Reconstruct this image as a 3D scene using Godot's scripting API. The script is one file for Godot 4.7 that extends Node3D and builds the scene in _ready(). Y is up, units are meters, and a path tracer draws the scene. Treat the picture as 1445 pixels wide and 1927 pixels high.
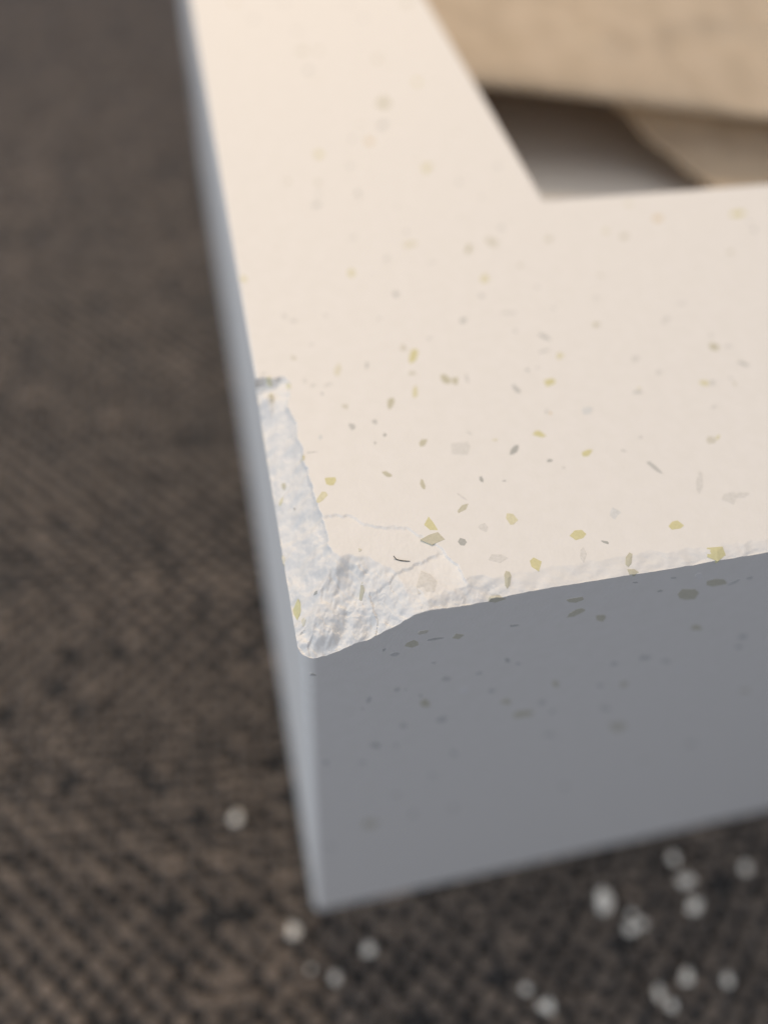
extends Node3D
# A close-up of a chipped corner of a white terrazzo-like planter standing on a woven carpet. Lengths in the tables are millimetres.

const MM := 0.001
const TOP_Y := 220.09
const SIZE_X := 420.0
const SIZE_W := 510.0
const HOLE_X0 := 79.1
const HOLE_X1 := 341.0
const HOLE_W0 := 109.5
const HOLE_W1 := 430.0
const RECESS := 60.0
const CORNER_R := 3.0

# outline of the break, read as (position along the edge, value)
const CREST_X := [Vector2(0, 8.5), Vector2(11, 8), Vector2(13, 7.5), Vector2(21, 7.1), Vector2(25, 6.6), Vector2(35, 6.3), Vector2(44, 5.8), Vector2(48, 5.1), Vector2(54, 6.3), Vector2(55.5, 5)]
const SIDE_DROP := [Vector2(0, 11.8), Vector2(5, 11.3), Vector2(12, 10.2), Vector2(20, 9.3), Vector2(30, 8), Vector2(40, 7), Vector2(48, 5.2), Vector2(53, 3.2), Vector2(55.5, 2)]
const FRONT_DROP := [Vector2(0, 11.8), Vector2(3.2, 11.9), Vector2(6.8, 10.7), Vector2(12.2, 7.9), Vector2(17.2, 3.6), Vector2(19, 2.3), Vector2(21.5, 1.3), Vector2(28, 2.2), Vector2(31.5, 2), Vector2(35, 1.1), Vector2(40, 0.8), Vector2(55, 0.9), Vector2(68, 1), Vector2(83, 0.7), Vector2(110, 0.9), Vector2(360, 0.8)]
const FRONT_REACH := [Vector2(0, 15), Vector2(7, 14.5), Vector2(12, 12), Vector2(17, 9), Vector2(21.5, 4), Vector2(24, 4.2), Vector2(30, 3.6), Vector2(40, 3.1), Vector2(55, 3.5), Vector2(69, 2.5), Vector2(83, 2.2), Vector2(110, 2.6), Vector2(360, 2.4)]
const FLAKE_REACH := [Vector2(6.5, 21.2), Vector2(12.2, 19.7), Vector2(14.6, 18.1), Vector2(17.1, 16.6), Vector2(21.5, 15.2), Vector2(23.8, 13.1), Vector2(26.5, 9.3), Vector2(28, 5.5), Vector2(29.5, 0)]

# flecks: [tone, centre, half length vector, half width vector] in the plane they lie in
const TOP_FLECKS := [
	["j", 40.72, -95.03, 2.11, 0.28, -0.34, 1.42], ["g", 34.13, -90.56, 0.81, -0.89, 0.25, 0.68], ["O", 53.81, -91.41, 1.24, -1.83, 0.56, 0.81], ["o", 59.88, -93.77, 1.33, 1.53, -0.88, 1.43],
	["g", 64.12, -98.88, 0.78, 0.10, -0.30, 0.96], ["o", 74.11, -92.76, 1.16, 0.15, -0.44, 1.24], ["o", 64.06, -83.86, 0.62, 0.08, -0.22, 0.68], ["y", 54.50, -80.22, 1.08, -1.19, 0.45, 1.06],
	["G", 33.21, -77.69, 0.32, 0.83, -0.61, 0.64], ["g", 51.98, -74.28, 0.49, 0.68, -0.47, 0.66], ["G", 45.49, -66.88, 0.80, 0.12, -0.31, 1.10], ["g", 66.47, -67.95, 0.47, 0.07, -0.16, 0.43],
	["O", 73.88, -61.30, 1.17, -0.24, -0.13, 0.66], ["Y", 126.43, -96.89, 2.25, 0.28, -0.87, 1.67], ["g", 127.80, -92.97, 0.08, 0.83, -0.54, 0.42], ["G", 127.32, -89.59, 0.19, 0.90, -0.62, 0.53],
	["o", 116.78, -81.93, 1.04, -0.12, -0.35, 0.90], ["P", 104.72, -97.30, 1.23, 0.16, -0.69, 1.53], ["j", 99.73, -104.52, 1.25, 0.15, -0.38, 0.91], ["j", 89.38, -94.28, 1.19, 0.15, -0.43, 1.06],
	["o", 92.97, -91.16, 1.19, 0.16, -0.57, 1.35], ["O", 96.73, -50.60, 0.37, 1.74, -1.11, 0.80], ["G", 100.77, -44.63, 0.89, 0.75, -0.40, 0.48], ["g", 100.08, -50.27, 0.94, 0.14, -0.20, 0.40],
	["y", 89.63, -40.74, 1.00, 0.16, -0.43, 0.88], ["g", 91.41, -40.46, 0.67, 0.10, -0.36, 0.73], ["g", 95.90, -41.18, 0.68, 0.11, -0.19, 0.37], ["g", 88.37, -33.89, 0.88, -0.22, -0.08, 0.41],
	["G", 74.68, -40.29, 1.14, 0.05, -0.16, 0.43], ["B", 62.89, -37.08, 1.37, 0.22, -0.48, 1.24], ["y", 62.63, -52.93, 0.84, 0.13, -0.34, 0.93], ["Y", 57.95, -46.00, 1.31, -0.38, -0.10, 1.15],
	["G", 61.52, -59.13, 1.19, 1.26, -0.40, 0.56], ["g", 55.70, -62.06, 0.30, 0.90, -0.36, 0.31], ["G", 54.52, -49.98, 0.38, 0.06, -0.15, 0.45], ["g", 56.80, -50.27, 0.33, 0.05, -0.13, 0.38],
	["G", 50.50, -45.02, 0.42, 1.58, -0.50, 0.36], ["o", 30.94, -60.20, 0.68, 0.84, -0.52, 0.78], ["Y", 32.48, -57.69, 1.20, -2.02, 0.66, 0.65], ["y", 30.29, -47.30, 0.59, -1.92, 0.60, 0.17],
	["O", 37.20, -50.01, 0.73, 1.40, -0.69, 0.72], ["O", 38.99, -49.27, 0.75, -1.02, 0.50, 0.62], ["g", 41.45, -49.35, -0.23, 1.49, -0.45, 0.04], ["O", 24.86, -45.06, 0.61, -1.70, 0.57, 0.24],
	["G", 20.79, -40.72, 0.50, 0.08, -0.13, 0.61], ["K", 21.99, -37.21, 0.39, 0.06, -0.10, 0.46], ["K", 19.78, -35.41, 0.15, 0.31, -0.13, 0.12], ["O", 28.62, -34.09, 0.94, -0.58, 0.17, 0.63],
	["W", 35.24, -31.52, 1.77, 0.29, -0.57, 2.04], ["g", 37.90, -35.02, 0.48, 0.56, -0.12, 0.16], ["K", 45.03, -29.50, 1.15, -1.04, 0.27, 0.52], ["g", 54.50, -38.14, 0.42, 0.07, -0.24, 0.69],
	["P", 55.08, -37.61, 0.31, 0.05, -0.15, 0.41], ["Y", 51.09, -32.72, 0.88, 0.85, -0.59, 0.78], ["Y", 58.45, -26.47, 1.34, -0.46, -0.01, 0.67], ["K", 50.82, -25.88, 0.54, 0.09, -0.13, 0.37],
	["g", 70.20, -28.62, 0.52, 0.08, -0.20, 0.45], ["G", 69.80, -20.99, 1.07, 1.76, -0.46, 0.41], ["o", 83.65, -25.58, 0.94, 0.15, -0.42, 0.84], ["y", 85.40, -26.13, 0.86, -0.27, -0.06, 0.50],
	["O", 20.32, -27.78, 0.75, 0.82, -0.28, 0.39], ["O", 26.18, -24.28, 0.12, 1.09, -0.44, 0.16], ["K", 36.87, -23.72, 0.11, 0.73, -0.35, 0.16], ["G", 40.98, -22.64, 0.43, 0.07, -0.06, 0.18],
	["O", 31.72, -17.87, 1.28, -0.85, 0.19, 0.53], ["W", 32.27, -20.54, 0.76, 1.04, -0.20, 0.21], ["Y", 25.31, -15.47, 0.87, 1.14, -0.68, 0.73], ["O", 25.01, -12.46, 1.91, 0.55, -0.39, 1.16],
	["K", 29.74, -10.84, 0.17, 0.90, -0.65, 0.28], ["y", 39.53, -14.04, 0.20, 1.35, -0.98, 0.41], ["W", 34.14, -13.24, 1.00, 0.18, -0.26, 0.87], ["Y", 50.19, -8.93, 1.43, 0.25, -0.53, 1.39],
	["K", 54.12, -6.64, 0.54, 0.39, -0.18, 0.23], ["Y", 68.08, -8.00, 1.23, 0.22, -0.46, 0.98], ["Y", 40.63, -4.62, 0.49, 1.41, -1.00, 0.59], ["W", 35.09, -6.69, 1.63, 0.47, -0.32, 0.81],
	["W", 80.37, -11.92, 1.77, 0.30, -0.88, 1.71], ["W", 83.29, -12.17, 1.48, 0.25, -0.36, 0.69], ["W", 76.54, -15.85, 0.70, 0.12, -1.15, 2.35], ["B", 58.23, -12.32, 0.95, 0.16, -0.50, 1.23],
	["W", 49.36, -4.70, 0.54, 0.10, -0.71, 1.86], ["W", 90.10, -60.52, 1.56, -0.91, 0.04, 1.04], ["W", 96.32, -65.32, 1.47, 0.21, -0.25, 0.53], ["W", 78.33, -49.88, 1.02, 0.16, -0.53, 1.24],
	["W", 56.34, -67.79, 1.98, 0.29, -0.22, 0.69], ["g", 59.67, -54.87, 1.83, -0.36, -0.07, 0.47], ["g", 21.64, -113.96, 1.02, 0.13, -0.15, 0.90], ["y", 1.26, -87.43, 0.86, 0.12, -0.16, 1.49],
	["y", 25.05, -86.44, 0.94, 0.13, -0.27, 1.42], ["g", 8.23, -73.73, 0.50, 0.60, -0.27, 0.49], ["g", 9.99, -71.91, 1.04, 0.45, -0.15, 0.57], ["o", 8.24, -60.74, 0.75, 0.32, -0.16, 0.60],
	["g", 1.77, -56.90, 0.49, -0.31, 0.09, 0.34], ["j", 16.43, -55.56, 0.73, 0.11, -0.33, 1.81], ["G", 22.40, -56.20, 0.40, 0.17, -0.42, 1.25], ["G", 12.22, -49.71, 0.36, 0.06, -0.07, 0.43],
	["W", 10.87, -52.30, 0.61, 0.10, -0.09, 0.59], ["W", 9.52, -53.72, 0.41, 0.06, -0.14, 0.89], ["W", 13.87, -51.98, 1.05, -0.35, 0.04, 0.57], ["W", 27.89, -99.26, 0.99, 0.13, -0.16, 0.83],
	["g", 41.02, -100.11, 0.50, 0.07, -0.25, 1.05], ["o", 16.07, -45.60, 0.71, 0.11, -0.17, 0.91], ["G", 16.31, -40.34, 0.55, 0.61, -0.39, 0.59], ["Y", 10.13, -27.75, 1.26, 0.21, -0.19, 1.08],
	["y", 7.95, -24.47, 1.26, -1.35, 0.43, 0.65], ["G", 7.99, -35.11, 1.26, 0.03, -0.01, 0.13], ["B", 10.03, -38.49, 0.39, 0.06, -0.13, 0.79], ["j", 14.50, -233.65, 1.21, 0.08, -0.22, 2.10],
	["g", 18.98, -219.82, 1.01, 0.07, -0.23, 1.97], ["g", 31.46, -210.70, 1.00, 0.07, -0.23, 1.53], ["o", 30.86, -195.85, 1.79, 0.89, -0.49, 2.09], ["o", 35.83, -196.16, 1.14, 0.09, -0.30, 1.79],
	["G", 30.83, -183.29, 0.94, 0.08, -0.32, 2.00], ["o", 52.64, -189.05, 1.14, 0.10, -0.44, 2.09], ["y", 61.39, -173.52, 1.11, 0.10, -0.48, 1.95], ["O", 48.58, -161.91, 1.67, 0.16, -0.59, 2.73],
	["G", 45.98, -149.90, 1.10, 0.11, -0.46, 2.12], ["g", 36.29, -143.56, 0.71, 0.08, -0.31, 1.63], ["P", 40.85, -141.69, 0.92, 0.85, -0.71, 1.74], ["y", 26.07, -136.58, 1.10, 0.12, -0.34, 2.07],
	["g", 33.14, -130.06, 0.68, 0.08, -0.22, 1.13], ["y", 52.96, -127.27, 1.32, -1.34, 0.37, 1.82], ["G", 32.67, -117.76, 0.53, 0.06, -0.30, 1.51], ["G", 21.61, -113.73, 0.93, -0.43, 0.04, 0.98],
	["g", 23.05, -118.45, 0.65, 0.08, -0.14, 0.81], ["o", 16.48, -125.01, 0.92, 0.11, -0.14, 0.96], ["o", 23.74, -123.41, 0.79, 0.09, -0.18, 1.08], ["o", 71.45, -229.24, 1.46, 0.09, -0.70, 2.99],
	["g", 51.37, -228.36, 1.07, 0.07, -0.40, 2.10], ["g", 54.12, -217.80, 1.05, 0.07, -0.40, 2.00], ["g", 30.31, -231.39, 1.22, 0.08, -0.29, 2.10], ["g", 59.27, -119.44, 0.68, 0.08, -0.33, 1.20],
	["g", 71.61, -125.64, 1.11, -1.05, 0.12, 0.81], ["g", 32.74, -116.09, 0.39, 0.05, -0.23, 1.15], ["W", 27.98, -69.97, 0.56, 0.08, -0.15, 0.68], ["W", 52.81, -23.85, 0.44, 0.07, -0.11, 0.31],
	["W", 81.65, -45.15, 0.78, 0.12, -0.40, 0.90], ["W", 77.35, -70.10, 0.73, 0.10, -0.32, 0.80], ["W", 65.39, -75.60, 0.60, 0.09, -0.25, 0.73]
]
const CHIP_FLECKS := [
	["V", 22.24, -4.60, 1.90, 0.34, -0.51, 1.99], ["O", 2.57, -51.90, 0.09, 1.59, -0.52, 0.11], ["y", 2.71, -55.50, 0.51, 0.08, -0.08, 0.59], ["y", 6.17, -53.04, 0.23, 0.94, -0.35, 0.21],
	["O", 2.15, -32.72, 0.12, 0.86, -0.43, 0.12], ["y", 6.05, -34.08, -0.02, 0.76, -0.34, 0.02], ["Y", 0.90, -8.70, -0.21, 1.77, -0.63, -0.09], ["j", 1.55, -5.75, -0.11, 0.71, -0.35, -0.07],
	["K", 4.20, -8.89, 0.35, 0.06, -0.06, 0.36], ["O", 11.61, -6.57, 0.46, -1.26, 0.41, 0.17], ["y", 1.19, -29.75, 0.41, -0.64, 0.26, 0.26], ["K", 3.28, -26.76, 0.05, 0.41, -0.14, 0.04],
	["j", 0.03, -18.76, 0.01, 1.14, -0.28, 0.01], ["j", 12.36, -12.67, 0.35, 0.06, -0.06, 0.32], ["O", 35.25, -2.62, -0.43, 1.50, -0.58, -0.08], ["O", 56.92, -2.59, -0.58, 1.38, -0.59, -0.11],
	["O", 56.78, -0.41, 1.13, 0.09, -0.16, 0.46], ["Y", 72.76, -1.35, 2.03, 0.59, -0.72, 1.22]
]
const FRONT_FLECKS := [
	["O", 32.97, 218.26, 1.62, -0.34, 0.17, -0.81], ["O", 48.18, 213.50, 1.83, 0.04, 0.35, -0.98], ["O", 49.40, 208.93, 1.70, 0.75, 0.44, -1.02], ["O", 55.00, 205.05, 1.15, -0.37, 0.38, -1.29],
	["K", 37.86, 207.90, 1.22, -0.20, 0.10, -0.41], ["K", 39.36, 193.77, 0.72, -0.50, 0.10, -0.91], ["G", 41.97, 191.45, 0.62, -0.43, 0.07, -0.59], ["O", 52.81, 178.29, 1.11, -0.45, 0.41, -1.71],
	["O", 42.92, 173.15, 1.55, -0.66, 0.31, -1.63], ["O", 48.38, 164.53, 2.67, -0.89, 0.55, -2.44], ["G", 64.54, 172.52, 0.99, -0.40, 0.31, -1.07], ["G", 64.54, 183.00, 0.68, 0.33, 0.57, -1.24],
	["G", 71.15, 183.21, 1.66, -0.02, 0.53, -1.26], ["L", 70.87, 214.84, 0.87, -0.24, 0.40, -0.98], ["L", 82.95, 172.98, 0.90, -0.35, 0.59, -1.54], ["O", 75.91, 211.30, 2.33, -0.47, 0.57, -1.24],
	["G", 79.58, 210.25, 0.94, 0.73, 0.41, -0.61], ["G", 82.54, 210.87, 0.85, 0.01, 0.29, -0.53], ["O", 71.16, 208.65, 2.37, -0.13, 0.99, -2.14], ["K", 64.55, 211.69, 0.69, -0.20, 0.15, -0.40],
	["K", 65.47, 215.83, 0.68, -0.19, 0.11, -0.29], ["K", 58.07, 216.37, 0.66, -0.19, 0.09, -0.28], ["O", 78.97, 193.32, 1.89, -0.63, 0.56, -1.38], ["G", 93.08, 184.96, 1.23, -0.01, 0.68, -1.27],
	["G", 94.36, 179.96, 1.37, -0.48, 0.53, -1.17], ["g", 70.02, 157.91, 1.84, -0.81, 0.52, -1.75], ["o", 70.65, 170.59, 1.16, -0.47, 0.60, -1.87], ["G", 38.45, 180.56, 0.90, -0.02, 0.24, -0.98],
	["g", 51.86, 169.03, 0.95, -0.41, 0.42, -1.87], ["g", 55.78, 162.41, 0.86, -0.38, 0.32, -1.33], ["o", 78.09, 143.29, 3.36, -1.58, 1.38, -4.40], ["g", 58.59, 147.19, 1.69, -0.82, 0.45, -1.90],
	["g", 77.36, 179.44, 1.43, -0.53, 0.43, -1.15], ["o", 20.84, 211.11, 1.05, 0.22, 0.19, -0.87], ["O", 19.59, 207.35, 1.20, 0.51, 0.30, -1.20], ["K", 23.62, 207.89, 1.71, -0.10, 0.07, -0.41],
	["O", 27.80, 207.43, 1.04, 0.01, 0.20, -0.93], ["K", 14.54, 206.99, 0.26, 0.66, 0.20, -0.39], ["G", 16.49, 204.49, 0.80, 0.01, 0.12, -0.84], ["g", 24.27, 198.51, 0.52, -0.20, 0.06, -0.56],
	["K", 2.13, 202.08, 0.69, -0.41, -0.02, -0.31], ["g", 27.57, 190.55, 1.00, -0.39, 0.15, -1.22], ["G", 18.05, 189.45, 0.59, 0.13, 0.16, -0.87], ["g", 19.77, 188.74, 0.43, -0.18, 0.03, -0.37],
	["G", 12.68, 187.12, 0.20, 1.64, 0.41, -0.51], ["G", 11.57, 183.35, 0.32, -0.14, 0.02, -0.65], ["K", 23.09, 184.68, 0.39, -0.16, 0.05, -0.52], ["O", 24.39, 180.33, 0.95, 1.02, 0.73, -2.33],
	["G", 29.11, 170.37, 1.27, -0.04, 0.34, -1.83], ["L", 32.18, 183.39, 1.06, -0.43, 0.30, -2.12], ["G", 34.08, 190.32, 0.74, -0.00, 0.17, -0.75], ["G", 38.33, 180.61, 0.98, -0.40, 0.19, -1.10],
	["K", 15.24, 162.48, 1.45, -0.73, 0.09, -1.75], ["g", 19.77, 160.19, 0.62, -0.31, 0.11, -1.64], ["g", 20.65, 170.58, 0.83, -0.39, 0.11, -1.48], ["G", 34.52, 147.68, 0.84, -0.44, 0.27, -2.04],
	["G", 4.41, 157.56, 0.82, -0.45, -0.00, -1.32], ["G", 12.63, 153.46, 0.99, -0.54, 0.04, -1.21], ["G", 30.78, 134.35, 1.02, -0.58, 0.20, -1.86], ["g", 22.27, 124.37, 1.17, -0.72, 0.14, -2.00],
	["g", 28.67, 104.30, 1.29, -0.86, 0.32, -3.64], ["o", 16.51, 103.18, 2.89, -1.18, 0.36, -5.27], ["g", 40.56, 101.33, 1.20, -0.78, 0.42, -3.22], ["g", 5.57, 87.63, 1.09, -0.85, 0.01, -2.87],
	["g", 108.76, 116.11, 1.88, -0.59, 0.99, -2.31], ["g", 96.07, 110.19, 1.62, -0.87, 0.72, -2.10], ["o", 109.14, 151.40, 1.63, -0.67, 0.71, -1.54], ["g", 74.28, 100.02, 1.75, -1.04, 0.63, -2.50]
]
const SIDE_FLECKS := [
	["D", -455.0, 95.0, 13.0, 0.0, 0.0, 20.0], ["D", -388.0, 110.0, 24.0, 2.0, 0.0, 20.0], ["K", -318.0, 105.0, 10.0, 0.0, 0.0, 16.0],
	["G", -262.0, 150.0, 7.0, 1.0, 0.0, 5.0], ["o", -205.0, 120.0, 5.0, 0.0, 0.0, 4.0], ["G", -150.0, 160.0, 3.0, 0.5, 0.0, 2.5]
]
const CRUMBS := [
	[-25.1, -39.8, 2.75, 2.75], [109.1, 18.9, 2.66, 4.90], [142.5, 26.9, 3.48, 2.66], [143.5, 18.7, 3.54, 2.29], [168.8, 19.1, 2.32, 2.53], [141.9, 9.8, 2.75, 2.12],
	[118.0, 25.4, 1.62, 1.62], [120.3, 28.9, 2.02, 1.61], [115.1, 29.7, 2.21, 1.61], [17.4, 16.3, 2.14, 2.53], [-8.7, 4.7, 2.16, 2.55], [3.5, 22.2, 1.34, 1.91],
	[-4.5, 18.2, 1.15, 1.15], [117.1, 52.0, 1.92, 2.31], [119.9, 55.9, 1.72, 1.72], [75.7, 46.5, 2.09, 1.90], [129.8, 48.8, 1.95, 2.15], [144.5, 52.6, 1.56, 2.54],
	[70.2, 40.0, 1.53, 1.72]
]
const CRUMB_LABELS := [
	"single rounded pale crumb on bare carpet left of the planter's front corner",
	"largest white crumb, tall and narrow, on the carpet before the planter's front face",
	"bright oval white crumb, right neighbour of the tall narrow crumb on the carpet",
	"pale broken crumb lying just behind the bright oval crumb",
	"bright white crumb nearest the right border of the picture, close to the planter",
	"grey-white crumb lying between the planter's base and the pale broken crumb",
	"upper small crumb of the trio right below the tall narrow crumb",
	"middle small crumb of the trio right below the tall narrow crumb",
	"lowest small crumb of the trio right below the tall narrow crumb",
	"bright crumb alone on the carpet below the planter's front bottom corner",
	"pale crumb on the carpet just left under the planter's bottom corner",
	"small pale crumb left of and lower than the lone bright crumb under the corner",
	"tiniest pale crumb between the two crumbs under the planter's bottom corner",
	"bright round crumb low at right, left of a smaller one touching it",
	"smaller crumb touching the lower right of the bright round crumb",
	"pale crumb at the lower border, below the middle of the planter's front",
	"round grey-white crumb at lower right, above the bright round crumb",
	"slim upright pale crumb at the lower right border",
	"small dim crumb a little above the crumbs at the lower border",
]

var rough_noise := FastNoiseLite.new()
var fine_noise := FastNoiseLite.new()
var warp_noise := FastNoiseLite.new()
var hackle_noise := FastNoiseLite.new()
var white: StandardMaterial3D
var tone := {}


func _ready() -> void:
	# ---- camera
	var cam := Camera3D.new()
	cam.name = "camera"
	add_child(cam)
	cam.transform = Transform3D(Basis(Vector3(0.975576, 0.056403, 0.212299), Vector3(0.136222, 0.602845, -0.786144), Vector3(-0.172324, 0.795862, 0.580437)), Vector3(-0.005841, 0.330093, 0.060746))
	var lens := CameraAttributesPhysical.new()
	lens.frustum_focal_length = 18.6627
	lens.frustum_focus_distance = 0.1345
	lens.exposure_aperture = 3.0
	lens.frustum_near = 0.01
	lens.frustum_far = 40.0
	cam.attributes = lens
	cam.fov = 65.4816
	cam.near = 0.01
	cam.far = 40.0
	cam.current = true
	# ---- environment: the dim room around the close-up
	var env := Environment.new()
	env.background_mode = Environment.BG_COLOR
	env.background_color = Color(0.50, 0.517, 0.566)
	env.background_energy_multiplier = 1.6
	env.tonemap_mode = Environment.TONE_MAPPER_LINEAR
	env.tonemap_exposure = 1.0
	env.sdfgi_enabled = true
	env.ssao_enabled = true
	env.ssil_enabled = true
	var world := WorldEnvironment.new()
	world.name = "environment"
	world.environment = env
	add_child(world)
	# ---- lights: a warm lamp behind the planter, cool daylight from a window at the photographer's left
	lamp("warm_lamp", Vector3(-0.02, 0.80, -0.43), Vector3(-0.02, 0.12, -0.2), Vector2(0.10, 0.10), Color(1.0, 0.88, 0.72), 0.25)
	lamp("ceiling_light", Vector3(0.10, 1.7, 0.12), Vector3(0.08, 0.0, 0.05), Vector2(1.3, 1.3), Color(1.0, 0.94, 0.85), 0.60)
	lamp("window_light", Vector3(-1.5, 0.55, 0.3), Vector3(0.05, 0.15, -0.05), Vector2(0.9, 0.9), Color(0.91, 0.95, 1.0), 1.0)

	setup_noise()
	setup_materials()
	build_carpet()
	build_planter()
	build_paper()
	build_crumbs()
	build_fibre()


func lamp(called: String, at: Vector3, to: Vector3, size: Vector2, color: Color, energy: float) -> void:
	var l := AreaLight3D.new()
	l.name = called
	add_child(l)
	l.look_at_from_position(at, to, Vector3.UP if absf((to - at).normalized().y) < 0.99 else Vector3.FORWARD)
	l.area_size = size
	l.area_normalize_energy = true
	l.area_range = 12.0
	l.light_color = color
	l.light_energy = energy
	l.shadow_enabled = true


# ------------------------------------------------------------------ helpers
func setup_noise() -> void:
	for n in [[rough_noise, 11, 0.20, 3], [fine_noise, 5, 1.1, 3], [warp_noise, 23, 0.17, 2], [hackle_noise, 31, 0.22, 3]]:
		var f: FastNoiseLite = n[0]
		f.seed = n[1]
		f.frequency = n[2]
		f.noise_type = FastNoiseLite.TYPE_SIMPLEX_SMOOTH
		f.fractal_type = FastNoiseLite.FRACTAL_FBM
		f.fractal_octaves = n[3]
	hackle_noise.fractal_type = FastNoiseLite.FRACTAL_RIDGED


func lin(r: float, g: float, b: float) -> Color:
	return Color(r, g, b).linear_to_srgb()


func noise_tex(called_seed: int, freq: float, size: int, a: Color, b: Color, octaves := 4) -> NoiseTexture2D:
	var n := FastNoiseLite.new()
	n.seed = called_seed
	n.frequency = freq
	n.noise_type = FastNoiseLite.TYPE_SIMPLEX_SMOOTH
	n.fractal_octaves = octaves
	var t := NoiseTexture2D.new()
	t.width = size
	t.height = size
	t.seamless = true
	t.noise = n
	var g := Gradient.new()
	g.set_color(0, a)
	g.set_color(1, b)
	t.color_ramp = g
	return t


func plain(r: float, g: float, b: float, rough: float, spec := 0.5) -> StandardMaterial3D:
	var m := StandardMaterial3D.new()
	m.albedo_color = lin(r, g, b)
	m.roughness = rough
	m.metallic_specular = spec
	return m


func setup_materials() -> void:
	white = plain(0.80, 0.785, 0.745, 0.55, 0.38)
	white.albedo_texture = noise_tex(3, 0.02, 512, Color(0.985, 0.985, 0.98), Color(1, 1, 1))
	white.uv1_triplanar = true
	white.uv1_world_triplanar = true
	white.uv1_scale = Vector3.ONE * 22.0
	white.roughness_texture = noise_tex(8, 0.06, 512, Color(0.93, 0.93, 0.93), Color(1, 1, 1))
	var grain := noise_tex(19, 0.09, 512, Color(0, 0, 0), Color(1, 1, 1), 3)
	grain.color_ramp = null
	grain.as_normal_map = true
	grain.bump_strength = 2.0
	white.normal_enabled = true
	white.normal_texture = grain
	white.normal_scale = 0.12
	var table := {
		"Y": [0.70, 0.665, 0.39], "y": [0.735, 0.705, 0.50], "j": [0.765, 0.74, 0.62],
		"O": [0.60, 0.58, 0.455], "o": [0.695, 0.675, 0.59],
		"K": [0.47, 0.48, 0.455], "G": [0.585, 0.59, 0.565], "g": [0.69, 0.685, 0.655],
		"W": [0.75, 0.74, 0.705], "V": [0.735, 0.715, 0.665], "B": [0.73, 0.745, 0.735], "P": [0.755, 0.66, 0.50], "L": [0.86, 0.85, 0.83],
	}
	table["D"] = [0.20, 0.20, 0.205]
	table["Q"] = [0.655, 0.635, 0.525]
	table["H"] = [0.645, 0.645, 0.625]
	for k in table:
		var c: Array = table[k]
		var m := plain(c[0], c[1], c[2], 0.55, 0.38)
		m.albedo_texture = noise_tex(40 + tone.size(), 0.05, 128, Color(0.93, 0.93, 0.92), Color(1, 1, 1), 3)
		m.uv1_triplanar = true
		m.uv1_world_triplanar = true
		m.uv1_scale = Vector3.ONE * 220.0
		tone[k] = m


func commit(st: SurfaceTool, called: String, mat: Material, parent: Node) -> MeshInstance3D:
	var o := MeshInstance3D.new()
	o.name = called
	o.mesh = st.commit()
	o.material_override = mat
	parent.add_child(o, true)
	return o


func array_mesh(v: PackedVector3Array, n: PackedVector3Array, idx: PackedInt32Array) -> ArrayMesh:
	var a := []
	a.resize(Mesh.ARRAY_MAX)
	a[Mesh.ARRAY_VERTEX] = v
	if n.size():
		a[Mesh.ARRAY_NORMAL] = n
	a[Mesh.ARRAY_INDEX] = idx
	var m := ArrayMesh.new()
	m.add_surface_from_arrays(Mesh.PRIMITIVE_TRIANGLES, a)
	return m


func read_curve(t: Array, x: float) -> float:
	if x <= t[0].x:
		return t[0].y
	for i in range(1, t.size()):
		if x <= t[i].x:
			return lerpf(t[i - 1].y, t[i].y, (x - t[i - 1].x) / (t[i].x - t[i - 1].x))
	return t[t.size() - 1].y


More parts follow.
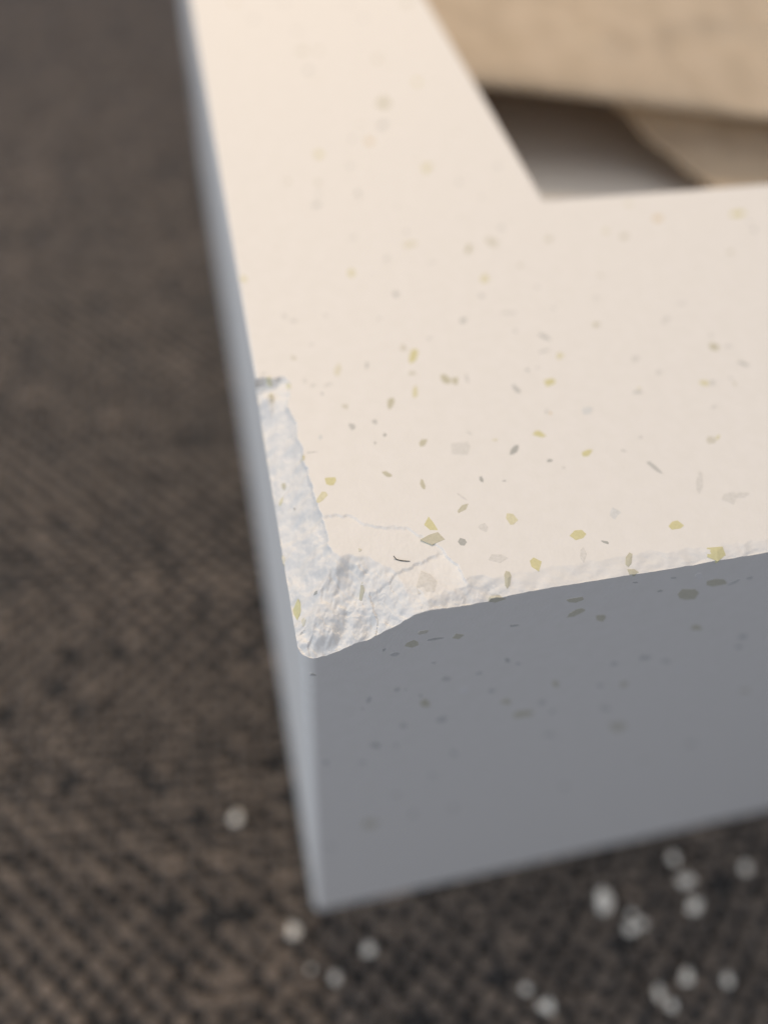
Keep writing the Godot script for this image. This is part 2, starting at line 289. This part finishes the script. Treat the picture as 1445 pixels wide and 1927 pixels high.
# ------------------------------------------------------------------ the planter
func broken(x0: float, w0: float) -> float:
	# depth of the break under the top plane at x, w (w runs back from the front face)
	if not (w0 < 6.0 or (x0 < 34.0 and w0 < 60.0)):
		return 0.0
	var x := x0 + 0.7 * warp_noise.get_noise_2d(x0 * 1.2, w0 * 1.2) + 0.13 * fine_noise.get_noise_2d(x0 * 0.8, w0 * 0.8 + 50.0)
	var w := w0 + 0.8 * warp_noise.get_noise_2d(x0 * 1.2 + 71.0, w0 * 1.2 + 13.0) + 0.16 * fine_noise.get_noise_2d(x0 * 0.8 + 90.0, w0 * 0.8)
	w = maxf(w, 0.0)
	x = maxf(x, 0.0)
	var d := 0.0
	var along_front := 0.0
	if w < 55.5 + 0.6 * sin(x * 1.3):
		var xc := read_curve(CREST_X, w)
		if x < xc:
			var t := 1.0 - x / xc
			d = read_curve(SIDE_DROP, w) * pow(t, 0.85) + 0.3 * smoothstep(0.0, 0.04, t)
			# a lump left standing near the back end of the break
			d -= 1.9 * exp(-(pow((x - 1.6) / 1.5, 2.0) + pow((w - 51.2) / 1.7, 2.0)))
			d += 0.8 * exp(-(pow((x - 2.6) / 2.4, 2.0) + pow((w - 46.8) / 1.6, 2.0)))
	var wb := read_curve(FRONT_REACH, x) * (1.0 + 0.13 * warp_noise.get_noise_2d(x0 * 0.9 + 300.0, 4.0))
	if w < wb:
		along_front = read_curve(FRONT_DROP, x) * pow(1.0 - w / wb, 1.1)
		d = maxf(d, along_front)
	if x > 6.0 and x < 29.5:
		var wf := read_curve(FLAKE_REACH, x) + 0.5 * warp_noise.get_noise_2d(x0 * 1.6, 200.0) + 0.25 * fine_noise.get_noise_2d(x0 * 0.55, 7.0)
		if w < wf:
			var t2 := 1.0 - w / maxf(wf, 0.01)
			d = maxf(d, 0.25 * smoothstep(0.0, 0.03, t2) + 0.5 * t2)
			# second, lower flake inside the first
			var line := lerpf(6.2, 10.0, clampf((x - 14.0) / 12.0, 0.0, 1.0)) + 0.5 * warp_noise.get_noise_2d(x0 * 1.3, 410.0) + 0.4 * fine_noise.get_noise_2d(x0 * 0.6, 37.0)
			if w < line and x > 13.0:
				d += 0.30 * smoothstep(0.0, 0.45, line - w) * smoothstep(29.0, 24.0, x)
		# scooped shell behind the corner
		var rr := sqrt(pow((x - 10.0) / 1.1, 2.0) + pow((w - 7.6) * (1.0 + 0.05 * (x - 10.0)), 2.0)) + 1.1 * warp_noise.get_noise_2d(x0 * 3.0 + 17.0, w0 * 3.0)
		if rr < 3.1:
			d += 0.32 * (1.0 - pow(maxf(rr, 0.0) / 3.1, 5.0))
	# lip and hollow low in the corner
	if x < 14.0 and w < 9.0:
		var rl := sqrt(pow(x - 5.0, 2.0) + pow((w - 4.2) * 1.1, 2.0))
		d -= 0.8 * smoothstep(3.4, 1.2, rl)
		d = minf(d, 11.9)
		d += 0.45 * exp(-pow((rl - 3.7) / 0.7, 2.0)) * (1.0 if w < 4.4 else 0.2)
	d = maxf(d, 0.0)
	if d > 0.0:
		var k := smoothstep(0.03, 1.6, d)
		d += k * 0.26 * rough_noise.get_noise_2d(x0 * 0.8, w0 * 0.7)
		d += k * 0.05 * (hackle_noise.get_noise_2d(x0 * 1.0 - w0 * 0.3, w0 * 0.16 + x0 * 0.1) - 0.3)
		d += (0.010 + 0.06 * k) * fine_noise.get_noise_2d(x0, w0 * 0.7)
		# a few thin steps where the front flaked off
		var lay := along_front * 0.5 + 0.9 * rough_noise.get_noise_2d(x0 * 0.6 + 40.0, w0 * 0.6) + 0.25 * fine_noise.get_noise_2d(x0 * 0.5, w0 * 0.5)
		d += 0.11 * smoothstep(0.2, 1.5, along_front) * (smoothstep(0.40, 0.60, lay - floorf(lay)) - 0.5)
	return maxf(d, 0.0)


func depth_at(x: float, w: float) -> float:
	var d := broken(x, w)
	# rounded arrises of the intact edges
	var r := 0.7
	if x < r:
		d = maxf(d, r - sqrt(r * r - (r - x) * (r - x)))
	if w < 0.35:
		var q := 0.35
		d = maxf(d, q - sqrt(q * q - (q - w) * (q - w)))
	var hx := maxf(HOLE_X0 - x, x - HOLE_X1)
	var hw := maxf(HOLE_W0 - w, w - HOLE_W1)
	var out := maxf(hx, hw)
	var rh := 1.2
	if out < rh and out >= -0.001:
		d = maxf(d, rh - sqrt(maxf(0.0, rh * rh - (rh - out) * (rh - out))))
	return d


func plan(x: float, w: float) -> Vector2:
	# squares the corner's plan off to a round one
	var p := Vector2(CORNER_R - x, CORNER_R - w)
	if p.x > 0.0 and p.y > 0.0:
		p *= maxf(p.x, p.y) / p.length()
		return Vector2(CORNER_R - p.x, CORNER_R - p.y)
	return Vector2(x, w)


func surface_point(x: float, w: float) -> Vector3:
	var q := plan(x, w)
	return Vector3(q.x, TOP_Y - depth_at(x, w), -q.y) * MM


func steps(spans: Array) -> PackedFloat32Array:
	# spans: [from, to, step], joined end to end
	var out := PackedFloat32Array()
	for s in spans:
		var n := maxi(1, int(round((s[1] - s[0]) / s[2])))
		for i in n:
			out.append(lerpf(s[0], s[1], float(i) / n))
	out.append(spans[spans.size() - 1][1])
	return out


func build_planter() -> void:
	var root := Node3D.new()
	root.name = "stone_planter"
	add_child(root)
	root.set_meta("label", "white speckled stone planter with a chipped front corner, standing on the carpet")
	root.set_meta("category", "planter")

	var gx := steps([[0.0, 1.0, 0.1], [1.0, 30.0, 0.15], [30.0, HOLE_X0 - 2.0, 0.45], [HOLE_X0 - 2.0, HOLE_X0, 0.2], [HOLE_X0, 130.0, 0.6], [130.0, HOLE_X1, 3.0], [HOLE_X1, HOLE_X1 + 2.0, 0.25], [HOLE_X1 + 2.0, SIZE_X, 5.0]])
	var gw := steps([[0.0, 6.0, 0.12], [6.0, 58.0, 0.2], [58.0, HOLE_W0 - 2.0, 4.0], [HOLE_W0 - 2.0, HOLE_W0, 0.2], [HOLE_W0, HOLE_W1, 6.0], [HOLE_W1, HOLE_W1 + 2.0, 0.25], [HOLE_W1 + 2.0, SIZE_W, 6.0]])
	var nx := gx.size()
	var nw := gw.size()
	var pos := PackedVector3Array()
	pos.resize(nx * nw)
	for j in nw:
		for i in nx:
			pos[j * nx + i] = surface_point(gx[i], gw[j])
	var nor := PackedVector3Array()
	nor.resize(nx * nw)
	for j in nw:
		for i in nx:
			var i0 := maxi(i - 1, 0)
			var i1 := mini(i + 1, nx - 1)
			var j0 := maxi(j - 1, 0)
			var j1 := mini(j + 1, nw - 1)
			# do not reach over the hole's edge
			if absf(gx[i] - HOLE_X0) < 0.001 and gw[j] > HOLE_W0 and gw[j] < HOLE_W1:
				i1 = i
			if absf(gw[j] - HOLE_W0) < 0.001 and gx[i] > HOLE_X0 and gx[i] < HOLE_X1:
				j1 = j
			var a := pos[j * nx + i1] - pos[j * nx + i0]
			var b := pos[j1 * nx + i] - pos[j0 * nx + i]
			nor[j * nx + i] = a.cross(b).normalized()
	var idx := PackedInt32Array()
	for j in nw - 1:
		for i in nx - 1:
			var cx := (gx[i] + gx[i + 1]) * 0.5
			var cw := (gw[j] + gw[j + 1]) * 0.5
			if cx > HOLE_X0 and cx < HOLE_X1 and cw > HOLE_W0 and cw < HOLE_W1:
				continue
			var a := j * nx + i
			idx.append_array([a, a + nx, a + 1, a + 1, a + nx, a + nx + 1])
	var v := pos
	var n := nor
	# outer walls: a ring that follows the top's border down to the foot
	var ring: Array[Vector3] = []
	var face: Array[Vector3] = []
	for j in range(nw - 1, 0, -1):
		ring.append(pos[j * nx])
		face.append(Vector3(-1, 0, 0))
	for i in nx:
		ring.append(pos[i])
		face.append(Vector3(0, 0, 1))
	for j in range(1, nw):
		ring.append(pos[j * nx + nx - 1])
		face.append(Vector3(1, 0, 0))
	for i in range(nx - 2, 0, -1):
		ring.append(pos[(nw - 1) * nx + i])
		face.append(Vector3(0, 0, -1))
	var rn := ring.size()
	for k in rn:
		# smooth plan normal where the corner is rounded
		var p := ring[k]
		if p.x < CORNER_R * MM and -p.z < CORNER_R * MM:
			face[k] = Vector3(p.x - CORNER_R * MM, 0, p.z + CORNER_R * MM).normalized()
	var foot := 2.0
	var rows := [[1.0, 0.0, 0.0], [-1.0, foot, 0.0]]
	for s in 5:
		var a := (s + 1) / 5.0 * PI * 0.5
		rows.append([-1.0, foot * (1.0 - sin(a)), foot * (1.0 - cos(a))])
	for r in rows.size():
		var base := v.size()
		for k in rn:
			var p: Vector3 = ring[k]
			var y: float = p.y if rows[r][0] > 0.0 else rows[r][1] * MM
			v.append(Vector3(p.x, y, p.z) - face[k] * rows[r][2] * MM)
			var a: float = maxf(0.0, r - 1.0) / 5.0 * PI * 0.5
			n.append((face[k] * cos(a) + Vector3.DOWN * sin(a)).normalized())
		if r > 0:
			for k in rn:
				var k2 := (k + 1) % rn
				var a := base - rn + k
				var b := base - rn + k2
				idx.append_array([a, b, base + k, b, base + k2, base + k])
	# underside
	var low := [Vector3(foot, 0, -foot), Vector3(SIZE_X - foot, 0, -foot), Vector3(SIZE_X - foot, 0, -SIZE_W + foot), Vector3(foot, 0, -SIZE_W + foot)]
	quad(v, n, idx, low[0] * MM, low[3] * MM, low[2] * MM, low[1] * MM)
	var body := MeshInstance3D.new()
	body.name = "body"
	body.mesh = array_mesh(v, n, idx)
	body.material_override = white
	root.add_child(body, true)

	# the recess: four inner walls and a floor
	var rv := PackedVector3Array()
	var rnrm := PackedVector3Array()
	var ri := PackedInt32Array()
	var t := TOP_Y - 1.2
	var f := TOP_Y - RECESS
	var c := [Vector2(HOLE_X0, -HOLE_W0), Vector2(HOLE_X1, -HOLE_W0), Vector2(HOLE_X1, -HOLE_W1), Vector2(HOLE_X0, -HOLE_W1)]
	for k in 4:
		var a: Vector2 = c[k]
		var b: Vector2 = c[(k + 1) % 4]
		quad(rv, rnrm, ri, Vector3(a.x, t, a.y) * MM, Vector3(a.x, f, a.y) * MM, Vector3(b.x, f, b.y) * MM, Vector3(b.x, t, b.y) * MM)
	quad(rv, rnrm, ri, Vector3(c[0].x, f, c[0].y) * MM, Vector3(c[3].x, f, c[3].y) * MM, Vector3(c[2].x, f, c[2].y) * MM, Vector3(c[1].x, f, c[1].y) * MM)
	var inner := MeshInstance3D.new()
	inner.name = "recess"
	inner.mesh = array_mesh(rv, rnrm, ri)
	inner.material_override = white
	root.add_child(inner, true)

	var rng := RandomNumberGenerator.new()
	rng.seed = 77
	for e in TOP_FLECKS:
		fleck(root, e, 0, rng)
	# small flecks strewn between those that stand out
	var kinds := ["g", "G", "o", "W", "j", "g", "W", "o"]
	for k in 44:
		var x := rng.randf_range(8.0, 150.0)
		var w := rng.randf_range(12.0, 200.0)
		if x > HOLE_X0 - 4.0 and w > HOLE_W0 - 4.0:
			x = rng.randf_range(6.0, 70.0)
		if x < 30.0 and w < 58.0:
			w += 60.0
		var a := rng.randf_range(0.0, PI)
		var l := rng.randf_range(0.35, 1.0)
		var b := l * rng.randf_range(0.3, 0.8)
		fleck(root, [kinds[k % 8], x, -w, cos(a) * l, sin(a) * l, -sin(a) * b, cos(a) * b], 0, rng)
	for e in CHIP_FLECKS:
		fleck(root, e, 1, rng)
	# most flecks in the front face lie under a thin skin of the white matrix
	var sunk := {"O": "Q", "K": "G", "G": "H"}
	for e in FRONT_FLECKS:
		var f2: Array = e.duplicate()
		f2[0] = sunk.get(e[0], e[0])
		fleck(root, f2, 2, rng)
	for e in SIDE_FLECKS:
		fleck(root, e, 3, rng)


func quad(v: PackedVector3Array, n: PackedVector3Array, idx: PackedInt32Array, a: Vector3, b: Vector3, c: Vector3, d: Vector3) -> void:
	var k := v.size()
	v.append_array([a, b, c, d])
	var nn := (c - a).cross(b - a).normalized()
	n.append_array([nn, nn, nn, nn])
	idx.append_array([k, k + 1, k + 2, k, k + 2, k + 3])


func fleck(root: Node3D, e: Array, where: int, rng: RandomNumberGenerator) -> void:
	var c := Vector2(e[1], e[2])
	var a := Vector2(e[3], e[4])
	var b := Vector2(e[5], e[6])
	var long := a.length() / maxf(b.length(), 0.01)
	var count := 5 + rng.randi() % 3
	var pts: Array[Vector2] = []
	var skew := rng.randf_range(-0.35, 0.35)
	for i in count:
		var t := TAU * (i + rng.randf_range(-0.3, 0.3)) / count
		var r := rng.randf_range(0.72, 1.25)
		if long > 2.4:
			r = rng.randf_range(0.85, 1.1)
		var lx := cos(t) * r
		var ly := sin(t) * r * (1.0 + skew * lx)
		pts.append(c + a * lx + b * ly)
	var st := SurfaceTool.new()
	st.begin(Mesh.PRIMITIVE_TRIANGLES)
	st.set_smooth_group(-1)
	var proud := rng.randf_range(0.008, 0.03)
	var up: Array[Vector3] = []
	var down: Array[Vector3] = []
	var mid: Vector3
	if where == 2:
		for p in pts:
			up.append(Vector3(p.x, p.y, proud) * MM)
			down.append(Vector3(p.x, p.y, -0.4) * MM)
		mid = Vector3(c.x, c.y, proud) * MM
	elif where == 3:
		for p in pts:
			up.append(Vector3(-proud, p.y, p.x) * MM)
			down.append(Vector3(0.4, p.y, p.x) * MM)
		mid = Vector3(-proud, c.y, c.x) * MM
	else:
		var lift := proud if where == 0 else 0.07
		for p in pts:
			var y := TOP_Y if where == 0 else TOP_Y - depth_at(maxf(p.x, 0.0), maxf(-p.y, 0.0))
			up.append(Vector3(p.x, y + lift, p.y) * MM)
			down.append(Vector3(p.x, y - 0.5, p.y) * MM)
		var yc := TOP_Y if where == 0 else TOP_Y - depth_at(maxf(c.x, 0.0), maxf(-c.y, 0.0))
		mid = Vector3(c.x, yc + (lift if where == 0 else 0.16), c.y) * MM
	var outward: Vector3 = [Vector3.UP, Vector3.UP, Vector3(0, 0, 1), Vector3(-1, 0, 0)][where]
	for i in count:
		var k := (i + 1) % count
		facing(st, mid, up[i], up[k], outward)
		var side := (up[i] + up[k]) * 0.5 - mid
		facing(st, up[i], down[i], up[k], side)
		facing(st, up[k], down[i], down[k], side)
	st.generate_normals()
	var o := commit(st, "fleck", tone[e[0]], root)
	if where == 1 and e[0] == "Y":
		o.set_meta("label", "yellow fleck laid bare by the break")


func facing(st: SurfaceTool, a: Vector3, b: Vector3, c: Vector3, out: Vector3) -> void:
	if (c - a).cross(b - a).dot(out) >= 0.0:
		tri(st, a, b, c)
	else:
		tri(st, a, c, b)


func tri(st: SurfaceTool, a: Vector3, b: Vector3, c: Vector3) -> void:
	st.add_vertex(a)
	st.add_vertex(b)
	st.add_vertex(c)


# ------------------------------------------------------------------ packing paper in the recess
func paper_top(x: float, q: float) -> Vector3:
	# x across in mm, q = mm back from the front fold
	var edge_z := read_curve([Vector2(79, -222), Vector2(102, -219), Vector2(204, -195), Vector2(262, -188), Vector2(340, -196)], x)
	var edge_y := read_curve([Vector2(79, -24), Vector2(102, -25), Vector2(204, -30), Vector2(262, -31), Vector2(340, -26)], x)
	var lip := 5.0
	if q < 0.0:
		# under the fold and back again
		var s := -q
		return Vector3(x, TOP_Y + edge_y - lip * (1.0 - exp(-s / 6.0)) - 0.12 * s, edge_z - lip - s * 0.9)
	var y := edge_y + lip * (1.0 - exp(-q / 4.0)) + 0.24 * q
	# ridge that runs back from a rounded tip
	var along := smoothstep(12.0, 26.0, q)
	var tongue := exp(-pow((x - 148.0 + 0.15 * (q - 30.0)) / (8.0 + 0.1 * maxf(q - 25.0, 0.0)), 2.0))
	y += tongue * (3.5 * along - 0.20 * clampf(q - 22.0, 0.0, 60.0))
	# dented pocket at the right
	var rr := Vector2((x - 199.0) / 26.0, (q - 24.0) / 20.0).length()
	y -= 3.0 * smoothstep(1.2, 0.85, rr)
	y += 2.0 * rough_noise.get_noise_2d(x * 0.06, q * 0.07 + 9.0) * smoothstep(2.0, 25.0, q)
	y += 0.9 * (hackle_noise.get_noise_2d(x * 0.09 + 50.0, q * 0.08) - 0.3) * smoothstep(8.0, 30.0, q)
	return Vector3(x, TOP_Y + y, edge_z - q)


func paper_under(s: float, q: float) -> Vector3:
	# s runs along the slanted free edge from back to front, q away from it to the right
	var a := Vector3(155.0, -35.0, -224.9)
	var b := Vector3(188.3, -53.0, -189.4)
	var p := a.lerp(b, s)
	p += Vector3(0.98, 0.02, -0.10) * q
	p.y += TOP_Y + 4.0 * sin(q * 0.05) + 3.0 * rough_noise.get_noise_2d(q * 0.08, s * 4.0)
	return p


func sheet(f: Callable, u0: float, u1: float, nu: int, q0: float, q1: float, nq: int) -> ArrayMesh:
	var v := PackedVector3Array()
	var idx := PackedInt32Array()
	for side in 2:
		for j in nq + 1:
			for i in nu + 1:
				var u := lerpf(u0, u1, float(i) / nu)
				var q := lerpf(q0, q1, float(j) / nq)
				var p: Vector3 = f.call(u, q)
				if side:
					var e := 0.5
					var du: Vector3 = f.call(u + (u1 - u0) * 0.002, q) - p
					var dq: Vector3 = f.call(u, q + e) - p
					p += du.cross(dq).normalized() * -0.18
				v.append(p * MM)
	var layer := (nu + 1) * (nq + 1)
	for j in nq:
		for i in nu:
			var a := j * (nu + 1) + i
			var b := a + nu + 1
			idx.append_array([a, b, a + 1, a + 1, b, b + 1])
			idx.append_array([layer + a, layer + a + 1, layer + b, layer + a + 1, layer + b + 1, layer + b])
	for i in nu:
		for j in [0, nq]:
			var a: int = j * (nu + 1) + i
			idx.append_array([a, a + 1, layer + a, a + 1, layer + a + 1, layer + a])
	for j in nq:
		for i in [0, nu]:
			var a: int = j * (nu + 1) + i
			var b := a + nu + 1
			idx.append_array([a, layer + a, b, b, layer + a, layer + b])
	var st := SurfaceTool.new()
	st.begin(Mesh.PRIMITIVE_TRIANGLES)
	for p in v:
		st.set_smooth_group(0)
		st.add_vertex(p)
	for k in idx:
		st.add_index(k)
	st.generate_normals()
	return st.commit()


func build_paper() -> void:
	var kraft := plain(0.78, 0.69, 0.55, 0.75, 0.3)
	kraft.albedo_texture = noise_tex(61, 0.012, 256, Color(0.93, 0.92, 0.90), Color(1, 1, 1))
	kraft.uv1_triplanar = true
	kraft.uv1_world_triplanar = true
	kraft.uv1_scale = Vector3.ONE * 15.0
	kraft.backlight_enabled = true
	kraft.backlight = lin(0.72, 0.60, 0.44)
	var root := Node3D.new()
	root.name = "packing_paper"
	add_child(root)
	root.set_meta("label", "crumpled tan packing paper stuffed into the planter's opening")
	root.set_meta("category", "paper")
	var o := MeshInstance3D.new()
	o.name = "upper_fold"
	o.mesh = sheet(paper_top, 80.2, 339.5, 130, -200.0, 190.0, 150)
	o.material_override = kraft
	root.add_child(o, true)
	var p := MeshInstance3D.new()
	p.name = "lower_fold"
	p.mesh = sheet(paper_under, 0.0, 1.12, 40, 0.0, 115.0, 50)
	p.material_override = kraft
	root.add_child(p, true)


# ------------------------------------------------------------------ carpet, crumbs, fibre
func build_carpet() -> void:
	var root := Node3D.new()
	root.name = "carpet"
	add_child(root)
	root.set_meta("kind", "structure")
	root.set_meta("label", "dark brown and charcoal woven carpet under the planter")
	var back := plain(0.030, 0.026, 0.023, 0.95, 0.2)
	back.albedo_texture = noise_tex(71, 0.08, 512, Color(0.6, 0.6, 0.6), Color(1, 1, 1))
	back.uv1_triplanar = true
	back.uv1_world_triplanar = true
	back.uv1_scale = Vector3.ONE * 9.0
	var b := MeshInstance3D.new()
	b.name = "backing"
	var bm := BoxMesh.new()
	bm.size = Vector3(6.0, 0.006, 6.0)
	b.mesh = bm
	b.position = Vector3(0, -0.0062, -0.6)
	b.material_override = back
	root.add_child(b, true)
	# the yarn: nubs of a coarse weave, turned against the planter
	var yarn := plain(1, 1, 1, 0.95, 0.2)
	yarn.vertex_color_use_as_albedo = true
	yarn.rim_enabled = true
	yarn.rim = 1.0
	yarn.rim_tint = 0.2
	var rng := RandomNumberGenerator.new()
	rng.seed = 909
	var tint := FastNoiseLite.new()
	tint.seed = 4
	tint.frequency = 0.035
	var pitch := 5.2
	var turn := deg_to_rad(5.0)
	var ex := Vector2(cos(turn), sin(turn))
	var ey := Vector2(-sin(turn), cos(turn))
	var where: Array[Transform3D] = []
	var colors: Array[Color] = []
	for i in range(-260, 260):
		for j in range(-260, 260):
			var p := ex * (i * pitch) + ey * (j * pitch) + Vector2(30, -360)
			p += Vector2(rng.randf_range(-0.8, 0.8), rng.randf_range(-0.8, 0.8))
			var light := ((i + j) % 2 == 0) != (rng.randf() < 0.05)
			var shade := rng.randf_range(0.7, 1.3) * (1.0 + 0.4 * tint.get_noise_2d(p.x, p.y))
			var s1 := rng.randf_range(0.85, 1.15)
			var s2 := rng.randf_range(0.85, 1.2)
			var lie := rng.randf_range(-0.25, 0.25)
			if p.x < -620 or p.x > 760 or p.y > 320 or p.y < -1150:
				continue
			if p.x > 9 and p.x < SIZE_X - 9 and p.y < -9 and p.y > -SIZE_W + 9:
				continue
			var bas := Basis(Vector3.UP, -turn + (0.0 if light else PI * 0.5) + lie) * Basis.from_scale(Vector3(3.1 * s1, 1.5 * (1.0 if light else 0.8), 2.1 * s2) * MM)
			where.append(Transform3D(bas, Vector3(p.x, -1.7 if light else -2.1, p.y) * MM))
			if light:
				colors.append(Color(0.175 * shade, 0.138 * shade, 0.106 * shade))
			else:
				colors.append(Color(0.030 * shade, 0.028 * shade, 0.026 * shade))
	var mm := MultiMesh.new()
	mm.transform_format = MultiMesh.TRANSFORM_3D
	mm.use_colors = true
	var ball := SphereMesh.new()
	ball.radius = 1.0
	ball.height = 2.0
	ball.radial_segments = 12
	ball.rings = 6
	var arr := ball.get_mesh_arrays()
	var bv: PackedVector3Array = arr[Mesh.ARRAY_VERTEX]
	for k in bv.size():
		var q := bv[k]
		bv[k] = q * (1.0 + 0.5 * rough_noise.get_noise_3d(q.x * 9.0, q.y * 9.0, q.z * 5.0))
	var nub := ArrayMesh.new()
	var lump := SurfaceTool.new()
	lump.begin(Mesh.PRIMITIVE_TRIANGLES)
	lump.set_smooth_group(0)
	for t in arr[Mesh.ARRAY_INDEX]:
		lump.add_vertex(bv[t])
	lump.generate_normals()
	nub = lump.commit()
	nub.surface_set_material(0, yarn)
	mm.mesh = nub
	mm.instance_count = where.size()
	for k in where.size():
		mm.set_instance_transform(k, where[k])
		mm.set_instance_color(k, colors[k])
	var o := MultiMeshInstance3D.new()
	o.name = "yarn"
	o.multimesh = mm
	o.set_meta("kind", "stuff")
	root.add_child(o, true)
	# loose fibres that stand out of the yarn
	var hair := SurfaceTool.new()
	hair.begin(Mesh.PRIMITIVE_TRIANGLES)
	hair.set_smooth_group(-1)
	var spine := [Vector3(-1, -0.5, 0), Vector3(-0.4, 0.35, 0.15), Vector3(0.3, 0.5, -0.1), Vector3(1, -0.2, 0.1)]
	for k in 3:
		for s in 3:
			var a0 := TAU * s / 3.0
			var a1 := TAU * (s + 1) / 3.0
			var c0 := Vector3(0, cos(a0), sin(a0)) * 0.06
			var c1 := Vector3(0, cos(a1), sin(a1)) * 0.06
			tri(hair, spine[k] + c0, spine[k + 1] + c0, spine[k] + c1)
			tri(hair, spine[k] + c1, spine[k + 1] + c0, spine[k + 1] + c1)
	hair.generate_normals()
	var strand := hair.commit()
	strand.surface_set_material(0, yarn)
	var hm := MultiMesh.new()
	hm.transform_format = MultiMesh.TRANSFORM_3D
	hm.use_colors = true
	hm.mesh = strand
	hm.instance_count = where.size()
	for k in hm.instance_count:
		var at: Vector3 = where[k].origin + Vector3(rng.randf_range(-3, 3), rng.randf_range(0.4, 1.5), rng.randf_range(-3, 3)) * MM
		var bend := Basis.from_euler(Vector3(rng.randf_range(-0.5, 0.5), rng.randf_range(0, TAU), rng.randf_range(-0.5, 0.5)))
		hm.set_instance_transform(k, Transform3D(bend * Basis.from_scale(Vector3(rng.randf_range(1.2, 2.8), 1.5, 1.5) * MM), at))
		hm.set_instance_color(k, colors[k] * rng.randf_range(0.8, 1.7))
	var h := MultiMeshInstance3D.new()
	h.name = "loose_fibres"
	h.multimesh = hm
	h.set_meta("kind", "stuff")
	root.add_child(h, true)


func build_crumbs() -> void:
	var grit := plain(0.84, 0.80, 0.71, 0.7, 0.4)
	var rng := RandomNumberGenerator.new()
	rng.seed = 321
	for k in CRUMBS.size():
		var e: Array = CRUMBS[k]
		var sm := SphereMesh.new()
		sm.radius = 1.0
		sm.height = 2.0
		sm.radial_segments = 8
		sm.rings = 4
		var arr := sm.get_mesh_arrays()
		var v: PackedVector3Array = arr[Mesh.ARRAY_VERTEX]
		var idx: PackedInt32Array = arr[Mesh.ARRAY_INDEX]
		var h: float = minf(e[2], e[3]) * 0.8
		var st := SurfaceTool.new()
		st.begin(Mesh.PRIMITIVE_TRIANGLES)
		st.set_smooth_group(-1)
		var shaped := PackedVector3Array()
		for p in v:
			var r := 0.9 + 1.1 * rough_noise.get_noise_3d(p.x * 4.0 + k * 37.0, p.y * 3.0, p.z * 3.0) + 0.25 * fine_noise.get_noise_3d(p.x * 2.0 + k * 11.0, p.y * 2.0, p.z * 2.0)
			shaped.append(Vector3(p.x * e[2], p.y * h, p.z * e[3]) * r * 1.0 * MM)
		for t in idx:
			st.add_vertex(shaped[t])
		st.generate_normals()
		var o := commit(st, "stone_crumb", grit, self)
		o.position = Vector3(e[0], h * 0.75 + 0.3, e[1]) * MM
		o.rotation.y = rng.randf_range(-0.5, 0.5)
		o.set_meta("label", CRUMB_LABELS[k])
		o.set_meta("category", "crumb")
		o.set_meta("group", "stone crumbs scattered on the carpet")


func build_fibre() -> void:
	var m := plain(0.05, 0.045, 0.03, 0.6)
	var st := SurfaceTool.new()
	st.begin(Mesh.PRIMITIVE_TRIANGLES)
	st.set_smooth_group(0)
	var path := [Vector2(17.6, 10.2), Vector2(18.0, 9.7), Vector2(18.7, 9.35), Vector2(19.5, 9.1), Vector2(20.2, 8.95)]
	var rings: Array = []
	for k in path.size():
		var p: Vector2 = path[k]
		var y := TOP_Y - depth_at(p.x, p.y) + 0.1 + (0.35 if k == 0 else 0.0)
		var d: Vector2 = (path[mini(k + 1, 4)] - path[maxi(k - 1, 0)]).normalized()
		var side := Vector3(d.y, 0, d.x)
		var r := 0.085 if k < 4 else 0.03
		var ring: Array[Vector3] = []
		for s in 6:
			var a := TAU * s / 6.0
			ring.append((Vector3(p.x, y, -p.y) + side * cos(a) * r + Vector3.UP * sin(a) * r) * MM)
		rings.append(ring)
	for k in rings.size() - 1:
		for s in 6:
			var t := (s + 1) % 6
			tri(st, rings[k][s], rings[k][t], rings[k + 1][s])
			tri(st, rings[k][t], rings[k + 1][t], rings[k + 1][s])
	st.generate_normals()
	var o := commit(st, "dark_fibre", m, self)
	o.set_meta("label", "tiny dark hair-like fibre lying in the chipped corner of the planter")
	o.set_meta("category", "fibre")
